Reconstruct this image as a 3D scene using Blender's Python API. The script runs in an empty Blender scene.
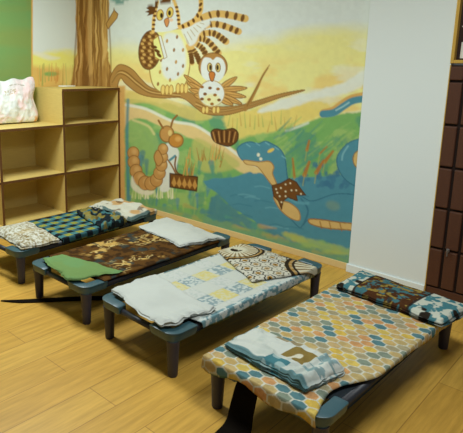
import bpy, bmesh, math, random
import numpy as np
from mathutils import Vector, Matrix
random.seed(7)
rng = np.random.RandomState(5)
sc = bpy.context.scene
COL = sc.collection
K = 1.34                                   # albedo scale: paint white is about .8

# ------------------------------------------------------------------ camera numbers (solved from the photograph)
CF, CPX, CPY = 529.373, 182.434, 177.3145
YAW, PIT, ROL = 0.7605, 0.2071, 0.0143
CAM = np.array([2.7072, -2.1927, 1.4608])
_fw = np.array([-math.sin(YAW)*math.cos(PIT), math.cos(YAW)*math.cos(PIT), -math.sin(PIT)])
_r = np.array([math.cos(YAW), math.sin(YAW), 0.0]); _u = np.cross(_r, _fw)
R2 = math.cos(ROL)*_r + math.sin(ROL)*_u
U2 = -math.sin(ROL)*_r + math.cos(ROL)*_u
def at(px, py, z):
    d = _fw + R2*(px-CPX)/CF - U2*(py-CPY)/CF
    t = (z-CAM[2])/d[2]
    return CAM + d*t

YB = 1.341       # back wall
XL = -2.10       # left wall
ZC = 2.65        # ceiling
W, L = 0.50, 1.256
BEDS = [(-0.907, -0.5099, 0.0341), (-0.1262, -0.5251, 0.0023), (0.5967, -0.5335, -0.0295), (1.4023, -0.5789, -0.0289)]
ZT = 0.238       # top of the cot frames

# ------------------------------------------------------------------ colour + noise
def lin(c):
    c = np.asarray(c, float)/255.0
    return np.where(c <= 0.04045, c/12.92, ((c+0.055)/1.055)**2.4)
def alb(c, k=None):
    return np.clip(lin(c)*(K if k is None else k), 0, 0.86)
def _h(i, j, s):
    n = (i.astype(np.int64)*374761393 + j.astype(np.int64)*668265263 + s*974634777) & 0xffffffff
    n = ((n ^ (n >> 13))*1274126177) & 0xffffffff
    n = n ^ (n >> 16)
    return (n & 0xffff)/65535.0
def noise(x, y, s=0):
    x = np.asarray(x, float); y = np.asarray(y, float)
    i = np.floor(x); j = np.floor(y); f = x-i; g = y-j
    f = f*f*(3-2*f); g = g*g*(3-2*g)
    a = _h(i, j, s); b = _h(i+1, j, s); c = _h(i, j+1, s); d = _h(i+1, j+1, s)
    return (a*(1-f)+b*f)*(1-g) + (c*(1-f)+d*f)*g
def fbm(x, y, s=0, o=4):
    v = 0; a = .5; t = 0
    for k in range(o):
        v = v + a*noise(x*2**k, y*2**k, s+k); t += a; a *= .5
    return v/t
def sstep(a, b, x):
    t = np.clip((x-a)/(b-a), 0, 1); return t*t*(3-2*t)
def mixc(A, B, m):
    return A + (B-A)*np.asarray(m)[..., None]

# ------------------------------------------------------------------ materials
def mat(name, col, rough=.6, bump=0.0, scale=40, spec=.3, var=0.0, metal=0.0):
    m = bpy.data.materials.new(name); m.use_nodes = True
    nt = m.node_tree; b = nt.nodes['Principled BSDF']
    c = alb(col); b.inputs['Base Color'].default_value = (*c, 1)
    b.inputs['Roughness'].default_value = rough
    b.inputs['Specular IOR Level'].default_value = spec
    b.inputs['Metallic'].default_value = metal
    tc = nt.nodes.new('ShaderNodeTexCoord')
    nz = nt.nodes.new('ShaderNodeTexNoise'); nz.inputs['Scale'].default_value = scale
    nt.links.new(tc.outputs['Object'], nz.inputs['Vector'])
    if var:
        mx = nt.nodes.new('ShaderNodeMix'); mx.data_type = 'RGBA'
        mx.inputs['A'].default_value = (*(c*(1-var)), 1); mx.inputs['B'].default_value = (*np.clip(c*(1+var), 0, .9), 1)
        nt.links.new(nz.outputs['Fac'], mx.inputs['Factor']); nt.links.new(mx.outputs['Result'], b.inputs['Base Color'])
    if bump:
        bp = nt.nodes.new('ShaderNodeBump'); bp.inputs['Strength'].default_value = bump; bp.inputs['Distance'].default_value = .01
        nt.links.new(nz.outputs['Fac'], bp.inputs['Height']); nt.links.new(bp.outputs['Normal'], b.inputs['Normal'])
    return m
def painted(name, rough=.8, bump=.15, scale=300, spec=.15):
    """material that takes its base colour from the pattern stored on the mesh"""
    m = bpy.data.materials.new(name); m.use_nodes = True
    nt = m.node_tree; b = nt.nodes['Principled BSDF']
    at_ = nt.nodes.new('ShaderNodeAttribute'); at_.attribute_name = 'pattern'
    nt.links.new(at_.outputs['Color'], b.inputs['Base Color'])
    b.inputs['Roughness'].default_value = rough; b.inputs['Specular IOR Level'].default_value = spec
    tc = nt.nodes.new('ShaderNodeTexCoord'); nz = nt.nodes.new('ShaderNodeTexNoise'); nz.inputs['Scale'].default_value = scale
    bp = nt.nodes.new('ShaderNodeBump'); bp.inputs['Strength'].default_value = bump; bp.inputs['Distance'].default_value = .004
    nt.links.new(tc.outputs['Object'], nz.inputs['Vector']); nt.links.new(nz.outputs['Fac'], bp.inputs['Height'])
    nt.links.new(bp.outputs['Normal'], b.inputs['Normal'])
    return m

M_CLOTH = painted('woven_cloth', .9, .25, 500, .08)
M_PAINT = painted('wall_paint', .75, .08, 120, .15)
M_BAG = painted('plastic_film', .45, .2, 60, .35)
M_WHITE = mat('white_paint', (200, 208, 206), .8, .04, 60, .15)
M_SKIRT = mat('tan_skirting', (196, 172, 118), .6, .03, 30, .3, .06)
M_CEIL = mat('ceiling_white', (205, 206, 200), .9)
M_FRAME = mat('grey_plastic', (40, 70, 78), .4, .06, 200, .6, .06)
M_LEG = mat('dark_plastic', (46, 44, 54), .45, .06, 200, .4, .06)
M_RAIL = mat('dark_tube', (34, 36, 42), .45, 0, 40, .4)
M_CANVAS = mat('dark_mesh_fabric', (32, 38, 42), .9, .3, 400, .1)
M_EDGE = mat('brown_edge_band', (84, 54, 26), .5, 0, 40, .3)
M_BROWN = mat('brown_lacquer', (72, 44, 30), .5, .05, 90, .3, .12)
M_GROOVE = mat('dark_groove', (32, 19, 14), .7)
M_GOLD = mat('gold_edging', (186, 150, 66), .4, .1, 120, .5, .1, .3)
M_DARK = mat('dark_panel', (44, 28, 22), .4, 0, 40, .4)
M_BLACK = mat('black_webbing', (16, 12, 8), .95, .2, 300, .05)
M_LATCH = mat('grey_metal', (110, 105, 104), .4, 0, 40, .5, 0, .6)
M_PINK = mat('pink_paper', (232, 110, 112), .8)
M_PAPER = mat('white_paper', (205, 205, 196), .8)

def maple():
    m = bpy.data.materials.new('maple_laminate'); m.use_nodes = True
    nt = m.node_tree; b = nt.nodes['Principled BSDF']; b.inputs['Roughness'].default_value = .5
    b.inputs['Specular IOR Level'].default_value = .3
    tc = nt.nodes.new('ShaderNodeTexCoord'); mp = nt.nodes.new('ShaderNodeMapping'); mp.inputs['Scale'].default_value = (6, 3, 40)
    nz = nt.nodes.new('ShaderNodeTexNoise'); nz.inputs['Scale'].default_value = 3; nz.inputs['Detail'].default_value = 4
    mx = nt.nodes.new('ShaderNodeMix'); mx.data_type = 'RGBA'
    mx.inputs['A'].default_value = (*alb((178, 156, 88)), 1); mx.inputs['B'].default_value = (*alb((194, 172, 102)), 1)
    nt.links.new(tc.outputs['Object'], mp.inputs['Vector']); nt.links.new(mp.outputs['Vector'], nz.inputs['Vector'])
    nt.links.new(nz.outputs['Fac'], mx.inputs['Factor']); nt.links.new(mx.outputs['Result'], b.inputs['Base Color'])
    return m
M_MAPLE = maple()

def floor_mat():
    m = bpy.data.materials.new('plank_floor'); m.use_nodes = True
    nt = m.node_tree; N = nt.nodes; Lk = nt.links; b = N['Principled BSDF']
    tc = N.new('ShaderNodeTexCoord'); mp = N.new('ShaderNodeMapping')
    mp.inputs['Rotation'].default_value = (0, 0, math.pi/2)
    mp.inputs['Location'].default_value = (0.31, 0.055, 0)
    br = N.new('ShaderNodeTexBrick')
    br.inputs['Scale'].default_value = 1.0; br.inputs['Brick Width'].default_value = 1.2; br.inputs['Row Height'].default_value = .19
    br.inputs['Mortar Size'].default_value = .002; br.inputs['Mortar Smooth'].default_value = .3
    br.inputs['Color1'].default_value = (*alb((190, 148, 64), 1.12), 1); br.inputs['Color2'].default_value = (*alb((200, 160, 74), 1.12), 1)
    br.inputs['Mortar'].default_value = (*alb((150, 110, 48), 1.12), 1)
    mp2 = N.new('ShaderNodeMapping'); mp2.inputs['Scale'].default_value = (26, 2.2, 1)
    nz = N.new('ShaderNodeTexNoise'); nz.inputs['Scale'].default_value = 1.6; nz.inputs['Detail'].default_value = 5; nz.inputs['Roughness'].default_value = .6
    rp = N.new('ShaderNodeValToRGB'); rp.color_ramp.elements[0].position = .35; rp.color_ramp.elements[1].position = .68
    rp.color_ramp.elements[0].color = (.80, .78, .72, 1); rp.color_ramp.elements[1].color = (1.08, 1.07, 1.04, 1)
    mx = N.new('ShaderNodeMix'); mx.data_type = 'RGBA'; mx.blend_type = 'MULTIPLY'; mx.inputs['Factor'].default_value = 1
    Lk.new(tc.outputs['Object'], mp.inputs['Vector']); Lk.new(mp.outputs['Vector'], br.inputs['Vector'])
    Lk.new(tc.outputs['Object'], mp2.inputs['Vector']); Lk.new(mp2.outputs['Vector'], nz.inputs['Vector'])
    Lk.new(nz.outputs['Fac'], rp.inputs['Fac']); Lk.new(br.outputs['Color'], mx.inputs['A']); Lk.new(rp.outputs['Color'], mx.inputs['B'])
    Lk.new(mx.outputs['Result'], b.inputs['Base Color'])
    b.inputs['Roughness'].default_value = .42; b.inputs['Specular IOR Level'].default_value = .35
    return m
M_FLOOR = floor_mat()

# ------------------------------------------------------------------ object helpers
def link(name, me, mats, parent=None, smooth=False):
    o = bpy.data.objects.new(name, me); COL.objects.link(o)
    for m in (mats if isinstance(mats, (list, tuple)) else [mats]): me.materials.append(m)
    if parent: o.parent = parent
    if smooth:
        me.polygons.foreach_set('use_smooth', [True]*len(me.polygons))
    return o
def from_bm(name, bm, mats, parent=None, smooth=False):
    bmesh.ops.recalc_face_normals(bm, faces=bm.faces[:])
    me = bpy.data.meshes.new(name); bm.to_mesh(me); bm.free()
    return link(name, me, mats, parent, smooth)
def tag(o, label=None, cat=None, group=None, kind=None):
    if label: o['label'] = label
    if cat: o['category'] = cat
    if group: o['group'] = group
    if kind: o['kind'] = kind
    return o
def empty(name, loc, rz=0):
    o = bpy.data.objects.new(name, None); o.empty_display_size = .1
    o.location = loc; o.rotation_euler = (0, 0, rz); COL.objects.link(o); return o
def add_box(bm, x0, x1, y0, y1, z0, z1, bev=0.0, mi=0, front=None):
    b = bmesh.new()
    vs = [b.verts.new((x, y, z)) for x in (x0, x1) for y in (y0, y1) for z in (z0, z1)]
    for f in ((0, 1, 3, 2), (4, 6, 7, 5), (0, 4, 5, 1), (2, 3, 7, 6), (0, 2, 6, 4), (1, 5, 7, 3)):
        b.faces.new([vs[i] for i in f])
    bmesh.ops.recalc_face_normals(b, faces=b.faces[:])
    if bev: bmesh.ops.bevel(b, geom=b.edges[:], offset=bev, segments=2, affect='EDGES', profile=.5)
    for f in b.faces:
        f.material_index = mi
        if front is not None and f.normal.x > .9: f.material_index = front
    me = bpy.data.meshes.new('t'); b.to_mesh(me); b.free(); bm.from_mesh(me); bpy.data.meshes.remove(me)
def box(name, x0, x1, y0, y1, z0, z1, mats, parent=None, bev=.0, front=None):
    bm = bmesh.new(); add_box(bm, x0, x1, y0, y1, z0, z1, bev, 0, front)
    return from_bm(name, bm, mats, parent)
def add_tube(bm, pts, r, n=10, caps=True):
    pts = [Vector(p) for p in pts]; rings = []
    for i, p in enumerate(pts):
        d = (pts[min(i+1, len(pts)-1)] - pts[max(i-1, 0)]).normalized()
        a = d.orthogonal().normalized() if abs(d.z) > .9 else d.cross(Vector((0, 0, 1))).normalized()
        c = a.cross(d)
        rr = r[i] if isinstance(r, (list, tuple)) else r
        rings.append([bm.verts.new(p + a*math.cos(t)*rr + c*math.sin(t)*rr) for t in [2*math.pi*k/n for k in range(n)]])
    for A, B in zip(rings, rings[1:]):
        for k in range(n): bm.faces.new((A[k], A[(k+1) % n], B[(k+1) % n], B[k]))
    if caps: bm.faces.new(rings[0][::-1]); bm.faces.new(rings[-1])
def set_pattern(me, rgb):
    a = me.color_attributes.new('pattern', 'FLOAT_COLOR', 'POINT')
    buf = np.ones((len(me.vertices), 4), np.float32); buf[:, :3] = rgb
    a.data.foreach_set('color', buf.ravel())
def grid_mesh(name, P):
    """P: (n,m,3)"""
    n, m = P.shape[:2]
    idx = np.arange(n*m).reshape(n, m)
    q = np.stack([idx[:-1, :-1], idx[1:, :-1], idx[1:, 1:], idx[:-1, 1:]], -1).reshape(-1, 4)
    me = bpy.data.meshes.new(name)
    me.from_pydata(P.reshape(-1, 3).tolist(), [], q.tolist()); me.update()
    return me

# ------------------------------------------------------------------ painting tools for the mural and the fabrics
def smooth_pts(pts, closed=True, k=5):
    P = np.asarray(pts, float); n = len(P); out = []
    rngi = range(n) if closed else range(n-1)
    for i in rngi:
        if closed: p0, p1, p2, p3 = P[i-1], P[i], P[(i+1) % n], P[(i+2) % n]
        else: p0, p1, p2, p3 = P[max(i-1, 0)], P[i], P[i+1], P[min(i+2, n-1)]
        for t in np.arange(k)/k:
            out.append(.5*((2*p1)+(-p0+p2)*t+(2*p0-5*p1+4*p2-p3)*t*t+(-p0+3*p1-3*p2+p3)*t**3))
    if not closed: out.append(P[-1])
    return np.array(out)
class Canvas:
    def __init__(s, X, Y, base):
        s.X = X.ravel(); s.Y = Y.ravel(); s.C = np.empty((s.X.size, 3)); s.C[:] = alb(base)
    def box(s, x0, y0, x1, y1):
        return np.nonzero((s.X >= x0) & (s.X <= x1) & (s.Y >= y0) & (s.Y <= y1))[0]
    def put(s, I, m, col):
        c = alb(col); s.C[I] = s.C[I]*(1-m[:, None]) + c*m[:, None]
    def dist(s, I, P, closed):
        x, y = s.X[I], s.Y[I]; d = np.full(x.size, 1e9); ins = np.zeros(x.size, bool)
        n = len(P); tt = np.zeros(x.size)
        for i in range(n if closed else n-1):
            a, b = P[i], P[(i+1) % n]; e = b-a; l2 = e@e+1e-12
            t = np.clip(((x-a[0])*e[0]+(y-a[1])*e[1])/l2, 0, 1)
            dd = (x-a[0]-t*e[0])**2+(y-a[1]-t*e[1])**2
            k = dd < d; d = np.where(k, dd, d); tt = np.where(k, (i+t)/max(n-1, 1), tt)
            if closed:
                c = ((a[1] > y) != (b[1] > y))
                xi = a[0]+(y-a[1])*e[0]/(e[1] if abs(e[1]) > 1e-9 else 1e-9)
                ins ^= c & (x < xi)
        return np.sqrt(d), ins, tt
    def poly(s, pts, col, soft=.7, alpha=1, sm=True, wob=0, edge=None, ew=.8):
        P = smooth_pts(pts) if sm else np.asarray(pts, float)
        pad = soft+3+wob
        I = s.box(P[:, 0].min()-pad, P[:, 1].min()-pad, P[:, 0].max()+pad, P[:, 1].max()+pad)
        if not len(I): return
        d, ins, _ = s.dist(I, P, True); sd = np.where(ins, d, -d)
        if wob: sd = sd + wob*(fbm(s.X[I]*.15, s.Y[I]*.15, 3)-.5)*2
        s.put(I, alpha*sstep(-soft, soft, sd), col)
        if edge is not None: s.put(I, (1-sstep(ew*.4, ew*1.1, np.abs(sd)))*.85, edge)
    def stroke(s, pts, w, col, soft=.6, alpha=1, sm=True, w2=None):
        P = smooth_pts(pts, False) if sm else np.asarray(pts, float)
        pad = max(w, w2 or 0)+soft+1
        I = s.box(P[:, 0].min()-pad, P[:, 1].min()-pad, P[:, 0].max()+pad, P[:, 1].max()+pad)
        if not len(I): return
        d, _, t = s.dist(I, P, False)
        ww = w if w2 is None else w+(w2-w)*t
        s.put(I, alpha*(1-sstep(-soft, soft, d-ww)), col)
    def ell(s, cx, cy, rx, ry, col, ang=0, soft=.6, alpha=1, edge=None, ew=.8):
        a = np.linspace(0, 2*math.pi, 28, endpoint=False); c, n = math.cos(ang), math.sin(ang)
        P = [(cx+rx*math.cos(t)*c-ry*math.sin(t)*n, cy+rx*math.cos(t)*n+ry*math.sin(t)*c) for t in a]
        s.poly(P, col, soft, alpha, False, 0, edge, ew)
    def cloud(s, cx, cy, rx, ry, col, alpha=1, seed=0, fx=.06, fy=.12):
        I = s.box(cx-rx*1.6, cy-ry*1.6, cx+rx*1.6, cy+ry*1.6)
        if not len(I): return
        d = np.sqrt(((s.X[I]-cx)/rx)**2+((s.Y[I]-cy)/ry)**2)
        d = d + (fbm(s.X[I]*fx, s.Y[I]*fy, seed)-.5)*1.0
        s.put(I, alpha*(1-sstep(.45, 1.1, d)), col)

TREE, TREE_D, TREE_L = (170, 132, 70), (116, 82, 36), (196, 162, 98)
TEAL, TAN, BRN = (72, 126, 140), (192, 160, 98), (108, 68, 26)
def sky_and_hills(c):
    X, Y = c.X, c.Y
    # sky: pale, a yellow glow low down
    n = fbm(X*.012, Y*.03, 11)
    hz = sstep(34, 62, Y+(n-.5)*46 + np.clip((X-190)*.10, -6, 13))
    c.C = mixc(c.C, alb((214, 203, 120)), hz*.88)
    n2 = fbm(X*.03, Y*.05, 21)
    c.C = mixc(c.C, alb((216, 182, 108)), sstep(.44, .66, n2)*sstep(50, 76, Y)*.8)
    c.C = mixc(c.C, alb((206, 206, 176)), sstep(.52, .68, fbm(X*.022, Y*.07, 31))*hz*.7)
def trunk(c):
    c.poly([(74, -60), (76, 20), (77, 50), (73, 70), (70, 92), (121, 92), (113, 80), (110, 66), (108, 50), (108, 30), (109, 0), (111, -60)], TREE, .8, wob=1.2, sm=False)
    I = c.box(68, -70, 124, 95)
    b = fbm(c.X[I]*.55+fbm(c.X[I]*.05, c.Y[I]*.04, 5)*5, c.Y[I]*.022, 15, 3); isT = np.abs(c.C[I]-alb(TREE)).sum(1) < .02
    c.put(I, isT*sstep(.52, .66, b)*.85, TREE_D); c.put(I, isT*(1-sstep(.36, .47, b))*.85, TREE_L)
    for k, (x0, x1, w, col) in enumerate([(78, 75, .8, TREE_D), (95, 95.5, .6, TREE_D), (99, 99.5, 1.4, TREE_D), (86, 84, .6, TREE_D), (91, 91, 1.8, TREE_L), (107.5, 110, .7, TREE_D)]):
        pts = [(x0+math.sin(k*2+t*5)*1.3+(x1-x0)*t, -58+t*148) for t in np.linspace(0, 1, 11)]
        c.stroke(pts, w, col, .8, .7)
    c.poly([(75, 74), (79, 68), (86, 78), (92, 74), (96, 80), (103, 66), (110, 76), (114, 92), (72, 92)], (136, 98, 48), 2.0, .45)
    c.poly([(106, 24), (113, 12), (114, 10), (118, 14), (117, 18), (108, 29)], TREE, .6, sm=False, edge=TREE_D, ew=.6)
def mural_back(X, Y):
    c = Canvas(X, Y, (195, 203, 198)); sky_and_hills(c)
    # --- ground
    G, GD, GL = (110, 156, 88), (78, 132, 104), (146, 172, 100)
    c.poly([(60, 96), (118, 98), (140, 101), (170, 104), (200, 112), (225, 122), (236, 112), (262, 118), (290, 128), (322, 117), (345, 114), (380, 110), (400, 320), (60, 320)], G, 1.5, sm=False, wob=2)
    I = np.arange(c.X.size); gm = sstep(100, 112, c.Y)
    c.C = mixc(c.C, c.C*0 + alb(GL), gm*sstep(.52, .66, fbm(c.X*.05, c.Y*.09, 41))*.7)
    c.C = mixc(c.C, c.C*0 + alb(GD), gm*sstep(.54, .68, fbm(c.X*.08, c.Y*.05, 51))*.7)
    # yellow band below the branch, pale path
    c.poly([(128, 92), (150, 94), (200, 110), (212, 118), (190, 120), (150, 104), (128, 103)], (196, 176, 98), 1.5, .8)
    c.poly([(225, 112), (250, 110), (300, 100), (330, 106), (318, 117), (290, 127), (262, 134), (236, 138), (226, 128)], (206, 186, 100), 2, .9, wob=2)
    for k in range(16):
        x = 228+k*4.4; y = 124+rng.rand()*8
        c.stroke([(x, y), (x+rng.rand()*5-2, y-10-rng.rand()*6)], .7, [(150, 160, 84), (176, 140, 70)][k % 2], .6, .7, sm=False, w2=.2)
    c.poly([(122, 104), (134, 105), (152, 112), (175, 122), (195, 126), (218, 138), (235, 150), (262, 168), (275, 180), (240, 172), (215, 152), (190, 138), (160, 126), (140, 118), (128, 122), (122, 130)], (202, 178, 120), 1.2, wob=1)
    c.stroke([(126, 105), (146, 109), (172, 121), (196, 126), (222, 143), (245, 160), (262, 168)], 1.4, (205, 208, 190), 1, .9)
    c.poly([(128, 124), (136, 120), (152, 128), (160, 150), (150, 172), (132, 150)], (140, 168, 96), 2, .7)
    c.stroke([(133, 120), (148, 126), (154, 134)], 1.2, (200, 190, 130), 1, .7)
    c.poly([(196, 138), (214, 146), (240, 164), (220, 172), (200, 170), (192, 150)], (170, 168, 92), 2, .8)
    for k in range(26):
        x = 186+rng.rand()*36; y = 168-rng.rand()*10
        c.stroke([(x, y), (x+rng.rand()*8-3, y-8-rng.rand()*9)], .7, [(196, 140, 70), (120, 150, 84), (150, 110, 50)][k % 3], .5, .8, sm=False, w2=.2)
    c.stroke([(286, 131), (298, 127), (308, 123)], 1.1, (198, 204, 186), 1.2, .8)
    for k in range(70):
        x = 262+rng.rand()*98; y = 122+rng.rand()*50
        c.stroke([(x, y+6), (x+9+rng.rand()*8, y-2-rng.rand()*5)], .8+rng.rand()*.8, [(84, 142, 104), (136, 168, 96), (96, 148, 82), (76, 128, 112)][k % 4], 1, .6, sm=False, w2=.3)
    # white streak in the yellow field
    c.poly([(258, 112), (280, 100), (310, 92), (340, 84), (366, 70), (368, 82), (345, 94), (320, 98), (290, 108)], (202, 207, 196), 2, .9, wob=1.5)
    # --- left margin: bare tan strip with blue strokes, green tufts
    c.poly([(112, 86), (125, 86), (125, 250), (112, 250)], (192, 150, 84), 1.6, sm=False, wob=1)
    for k in range(44):
        x = 127+rng.rand()*90; y = 150+rng.rand()*62
        c.stroke([(x, y), (x+rng.rand()*5-2.5, y+8+rng.rand()*12)], 1.6+rng.rand()*1.5, [(72, 122, 140), (82, 140, 110), (140, 168, 92), (66, 112, 120)][k % 4], 1.2, .65, sm=False, w2=.5)
    c.stroke([(128, 100), (127, 140), (128.5, 200), (128, 220)], 1.5, (70, 124, 130), 1.2, .8)
    # --- water
    c.poly([(203, 181), (216, 178), (232, 177.5), (250, 172), (290, 178), (330, 176), (380, 170), (390, 300), (300, 260), (262, 226), (232, 208), (218, 194), (207, 187)], TEAL, 1.0, sm=False, wob=1.2)
    for k in range(22):
        x = 225+rng.rand()*110; y = 182+rng.rand()*50
        c.stroke([(x, y), (x+6, y-1.5+rng.rand()), (x+12+rng.rand()*8, y+1.5)], .6, [(98, 150, 160), (58, 112, 128)][k % 2], .7, .7)
    c.poly([(214, 196), (232, 207), (262, 226), (300, 240), (366, 258), (366, 300), (214, 260)], (70, 120, 128), 2, .9, wob=3)
    for k in range(60):
        x = 150+rng.rand()*205; y = 196+(x-150)*.26+rng.rand()*17
        c.stroke([(x, y), (x+5+rng.rand()*12, y+1+rng.rand()*4)], 1.4+rng.rand()*1.6, [(160, 150, 84), (110, 150, 92), (64, 116, 134), (82, 142, 116), (176, 140, 78)][k % 5], 1.4, .6, sm=False, w2=.4)
    c.poly([(120, 203), (160, 206), (240, 226), (300, 244), (368, 262), (368, 280), (120, 240)], (118, 152, 90), 1.5, .55, wob=3)
    c.poly([(285, 232), (330, 244), (366, 252), (366, 258), (320, 250), (290, 240)], (150, 172, 92), 2, .7, wob=2)
    # bushes and reeds
    keep = (c.X, c.Y); c.X = 230+(c.X-230)/1.1826; c.Y = 130+(c.Y-130)/1.1826
    for k in range(30):
        x = 288+rng.rand()*42; y = 158+rng.rand()*20
        c.ell(x, y, 1.4+rng.rand()*2.2, 1+rng.rand()*2, (58, 104, 128), rng.rand()*3, .8, .7)
    for (x0, y0, x1, y1, w) in [(284.5, 170, 283, 154, 1.1), (293, 168, 297, 157, 1.8), (295, 147, 297, 139, 1.3), (303, 166, 309, 156, 1.8), (310, 157, 317, 148, 1.6), (306, 150, 312, 144, .8)]:
        c.stroke([(x0, y0), (x1, y1)], w, (160, 104, 44), .7, .9, sm=False, w2=w*.6)
        c.stroke([(x0-1.5, y0+9), (x0, y0)], .4, (150, 150, 80), .5, .8, sm=False)
    # --- water creature
    DK = (52, 100, 118)
    c.poly([(236, 147), (240, 142), (247, 140), (254, 141.5), (260, 139.5), (266, 142), (271, 145), (275, 150), (277, 157), (278, 166), (278.5, 176), (272, 180), (264, 172), (258, 162), (248, 158), (240, 155)], TEAL, .7, edge=DK, ew=.7)
    c.poly([(242, 155.5), (254, 157), (263, 156.5), (267, 161), (266, 167), (269.5, 176), (266, 177), (259, 168), (253, 161), (244, 159)], TAN, .7, edge=(150, 108, 52), ew=.6)
    c.poly([(268, 183), (276, 182), (290, 186), (300, 190), (320, 184), (345, 186), (368, 192), (368, 214), (330, 209), (300, 205), (292, 210), (288, 212), (276, 198)], TEAL, .8, edge=DK, ew=.7)
    c.poly([(267, 186), (275, 190), (281, 192), (288, 198), (289, 206), (282, 205), (274, 199), (269, 192)], TAN, .7, edge=(150, 108, 52), ew=.6)
    c.stroke([(290, 188), (296, 198), (292, 210)], .8, DK, .6, .8)
    c.stroke([(276, 185), (286, 191), (296, 192)], 1.2, (92, 148, 160), .8, .7)
    c.poly([(297, 205.5), (308, 206), (322, 208), (333, 209), (344, 210.5), (368, 213), (368, 220), (345, 217), (330, 214.5), (312, 213), (298.5, 209.5)], TAN, .7, edge=(140, 96, 44), ew=.7)
    for x in (306, 314, 323, 333, 343, 354): c.stroke([(x, 206.5+(x-300)*.12), (x+1.5, 212.5+(x-300)*.12)], .5, (140, 96, 44), .5, .8, sm=False)
    c.ell(317, 194, 6, 4, (120, 140, 110), .3, 2, .5)
    c.poly([(265.5, 177), (273, 175), (280, 171), (286, 174), (290, 180), (294, 185), (286, 185), (287, 190), (279, 187), (275, 190), (273.5, 197), (271, 190), (267, 186)], (104, 66, 28), .6, sm=False, edge=(70, 40, 16), ew=.6)
    for (x, y) in [(269, 180), (273, 179), (277, 176), (281, 175), (277, 182), (282, 181), (286, 181), (272, 186), (277, 186), (290, 184), (270, 183), (273.5, 191)]: c.ell(x, y, .75, .75, (206, 196, 160), 0, .4)
    c.ell(254, 151, 1.3, 1.6, (208, 206, 180)); c.ell(256, 154.5, 1.3, 1.3, (208, 206, 180)); c.ell(264.5, 147.3, 3.2, 1.4, (206, 178, 84), -.5)
    for (x, y) in [(244, 142), (252, 141), (260, 140.5), (268, 144.5), (274, 152)]: c.stroke([(x, y), (x+3, y+2)], .5, (110, 160, 166), .5, .8, sm=False)
    c.X, c.Y = keep
    # tail loop and tail tip, cut by the edge of the painted wall
    c.poly([(372, 135), (362, 138), (350, 142), (342, 149), (337, 158), (338, 168), (344, 178), (353, 185), (366, 190), (372, 190)], TEAL, .7, edge=DK, ew=.8)
    c.poly([(372, 148), (362, 149), (355, 153), (353, 160), (356, 167), (364, 172), (372, 172)], TAN, .7, edge=(120, 92, 50), ew=.7)
    c.stroke([(348, 146), (343, 154), (342, 160)], .8, (120, 168, 172), .6, .8)
    c.stroke([(324, 113.2), (334, 110.5), (343, 104), (353, 98.5), (372, 95)], 4.2, (190, 150, 84), .7)
    c.stroke([(323, 114), (334, 112.5), (344, 106), (354, 100.5), (372, 98)], 3.6, TEAL, .7, w2=3.4)
    c.stroke([(336, 110.3), (343, 106.5), (349, 102.5)], .8, (150, 185, 184), .5, .8)
    # --- the trunk, root and branch
    trunk(c)
    c.poly([(111, 90), (110, 78), (117, 66), (124, 65), (133, 70), (141, 79), (150, 87), (164, 91), (186, 91), (200, 99), (214, 106), (236, 106), (256, 101), (280, 94), (302, 90), (302, 91.3), (282, 97), (262, 104), (245, 110), (226, 115), (206, 114), (196, 108), (182, 98), (160, 98), (140, 94), (126, 84), (121, 78), (118, 84), (117, 92)], (158, 120, 64), .7, edge=(122, 86, 40), ew=.7)
    for off, col in [(0, TREE_D), (2.2, TREE_L), (3.6, TREE_D)]:
        c.stroke([(112, 84-off*.3), (118, 72+off*.6), (126, 72+off), (138, 82+off), (152, 91+off*.7), (180, 94+off*.7)], .7, col, .6, .8)
        c.stroke([(196, 102+off), (216, 110+off*.5), (240, 107+off*.4), (266, 100+off*.2)], .6, col, .5, .7)
    c.stroke([(245, 109), (250, 101), (257, 88), (263, 75), (269.5, 65)], 2.3, (150, 112, 56), .6, w2=.4)
    c.stroke([(247, 106), (257, 86), (268, 68)], .6, TREE_D, .5, .7)
    c.ell(118, 1, 6, 3, (96, 140, 132), .3, 1, .9); c.ell(114, -4, 7, 3, (96, 140, 132), -.4, 1, .9); c.ell(125, -3, 5, 3, (88, 130, 120), .8, 1, .9)
    # --- big owl
    FD, FL_, WH = (92, 58, 22), (206, 168, 92), (202, 207, 200)
    c.poly([(152, 36), (157, 31), (170, 30), (181, 29), (186, 38), (190, 58), (188, 76), (182, 88), (168, 94), (155, 88), (150, 74), (149, 54)], (222, 206, 136), .8, edge=(150, 112, 52), ew=.8)
    c.poly([(164, 36), (174, 33), (182, 40), (186, 56), (184, 72), (174, 80), (164, 76), (161, 60)], WH, 2.2)
    for k, (x, y) in enumerate([(167, 41), (177, 37), (183, 50), (174, 50), (165, 54), (183, 66), (176, 62), (167, 69), (160, 72), (178, 74), (170, 80), (158, 84), (178, 85), (161, 60)]):
        c.ell(x, y, 1.1, 2.0, [(166, 124, 58), (132, 92, 42)][k % 2], .15, .6)
    c.ell(150, 50, 11, 19.5, (120, 82, 38), .12, .8, edge=FD, ew=.9)
    for r in range(10):
        for k in range(6):
            x, y = 140.5+k*3.6+(r % 2)*1.8, 33+r*3.6
            if ((x-150)/10)**2+((y-50)/18.5)**2 < 1: c.ell(x, y, 1.7, 1.3, [FD, (190, 152, 84)][(r+k) % 2], .3, .5, .9)
    c.poly([(153, 40), (158, 36), (164, 58), (160, 60), (155, 57)], (222, 210, 130), .6, sm=False, edge=(150, 112, 52), ew=.6)
    c.poly([(158.5, 36), (161, 35.5), (167, 57), (164, 59)], WH, .5, sm=False, edge=(150, 120, 70), ew=.5)
    for (x, y, a) in [(154, 47, .2), (157, 51, .5), (159, 55, .8)]: c.ell(x, y, 3.2, 1.6, FD, a, .5)
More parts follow.
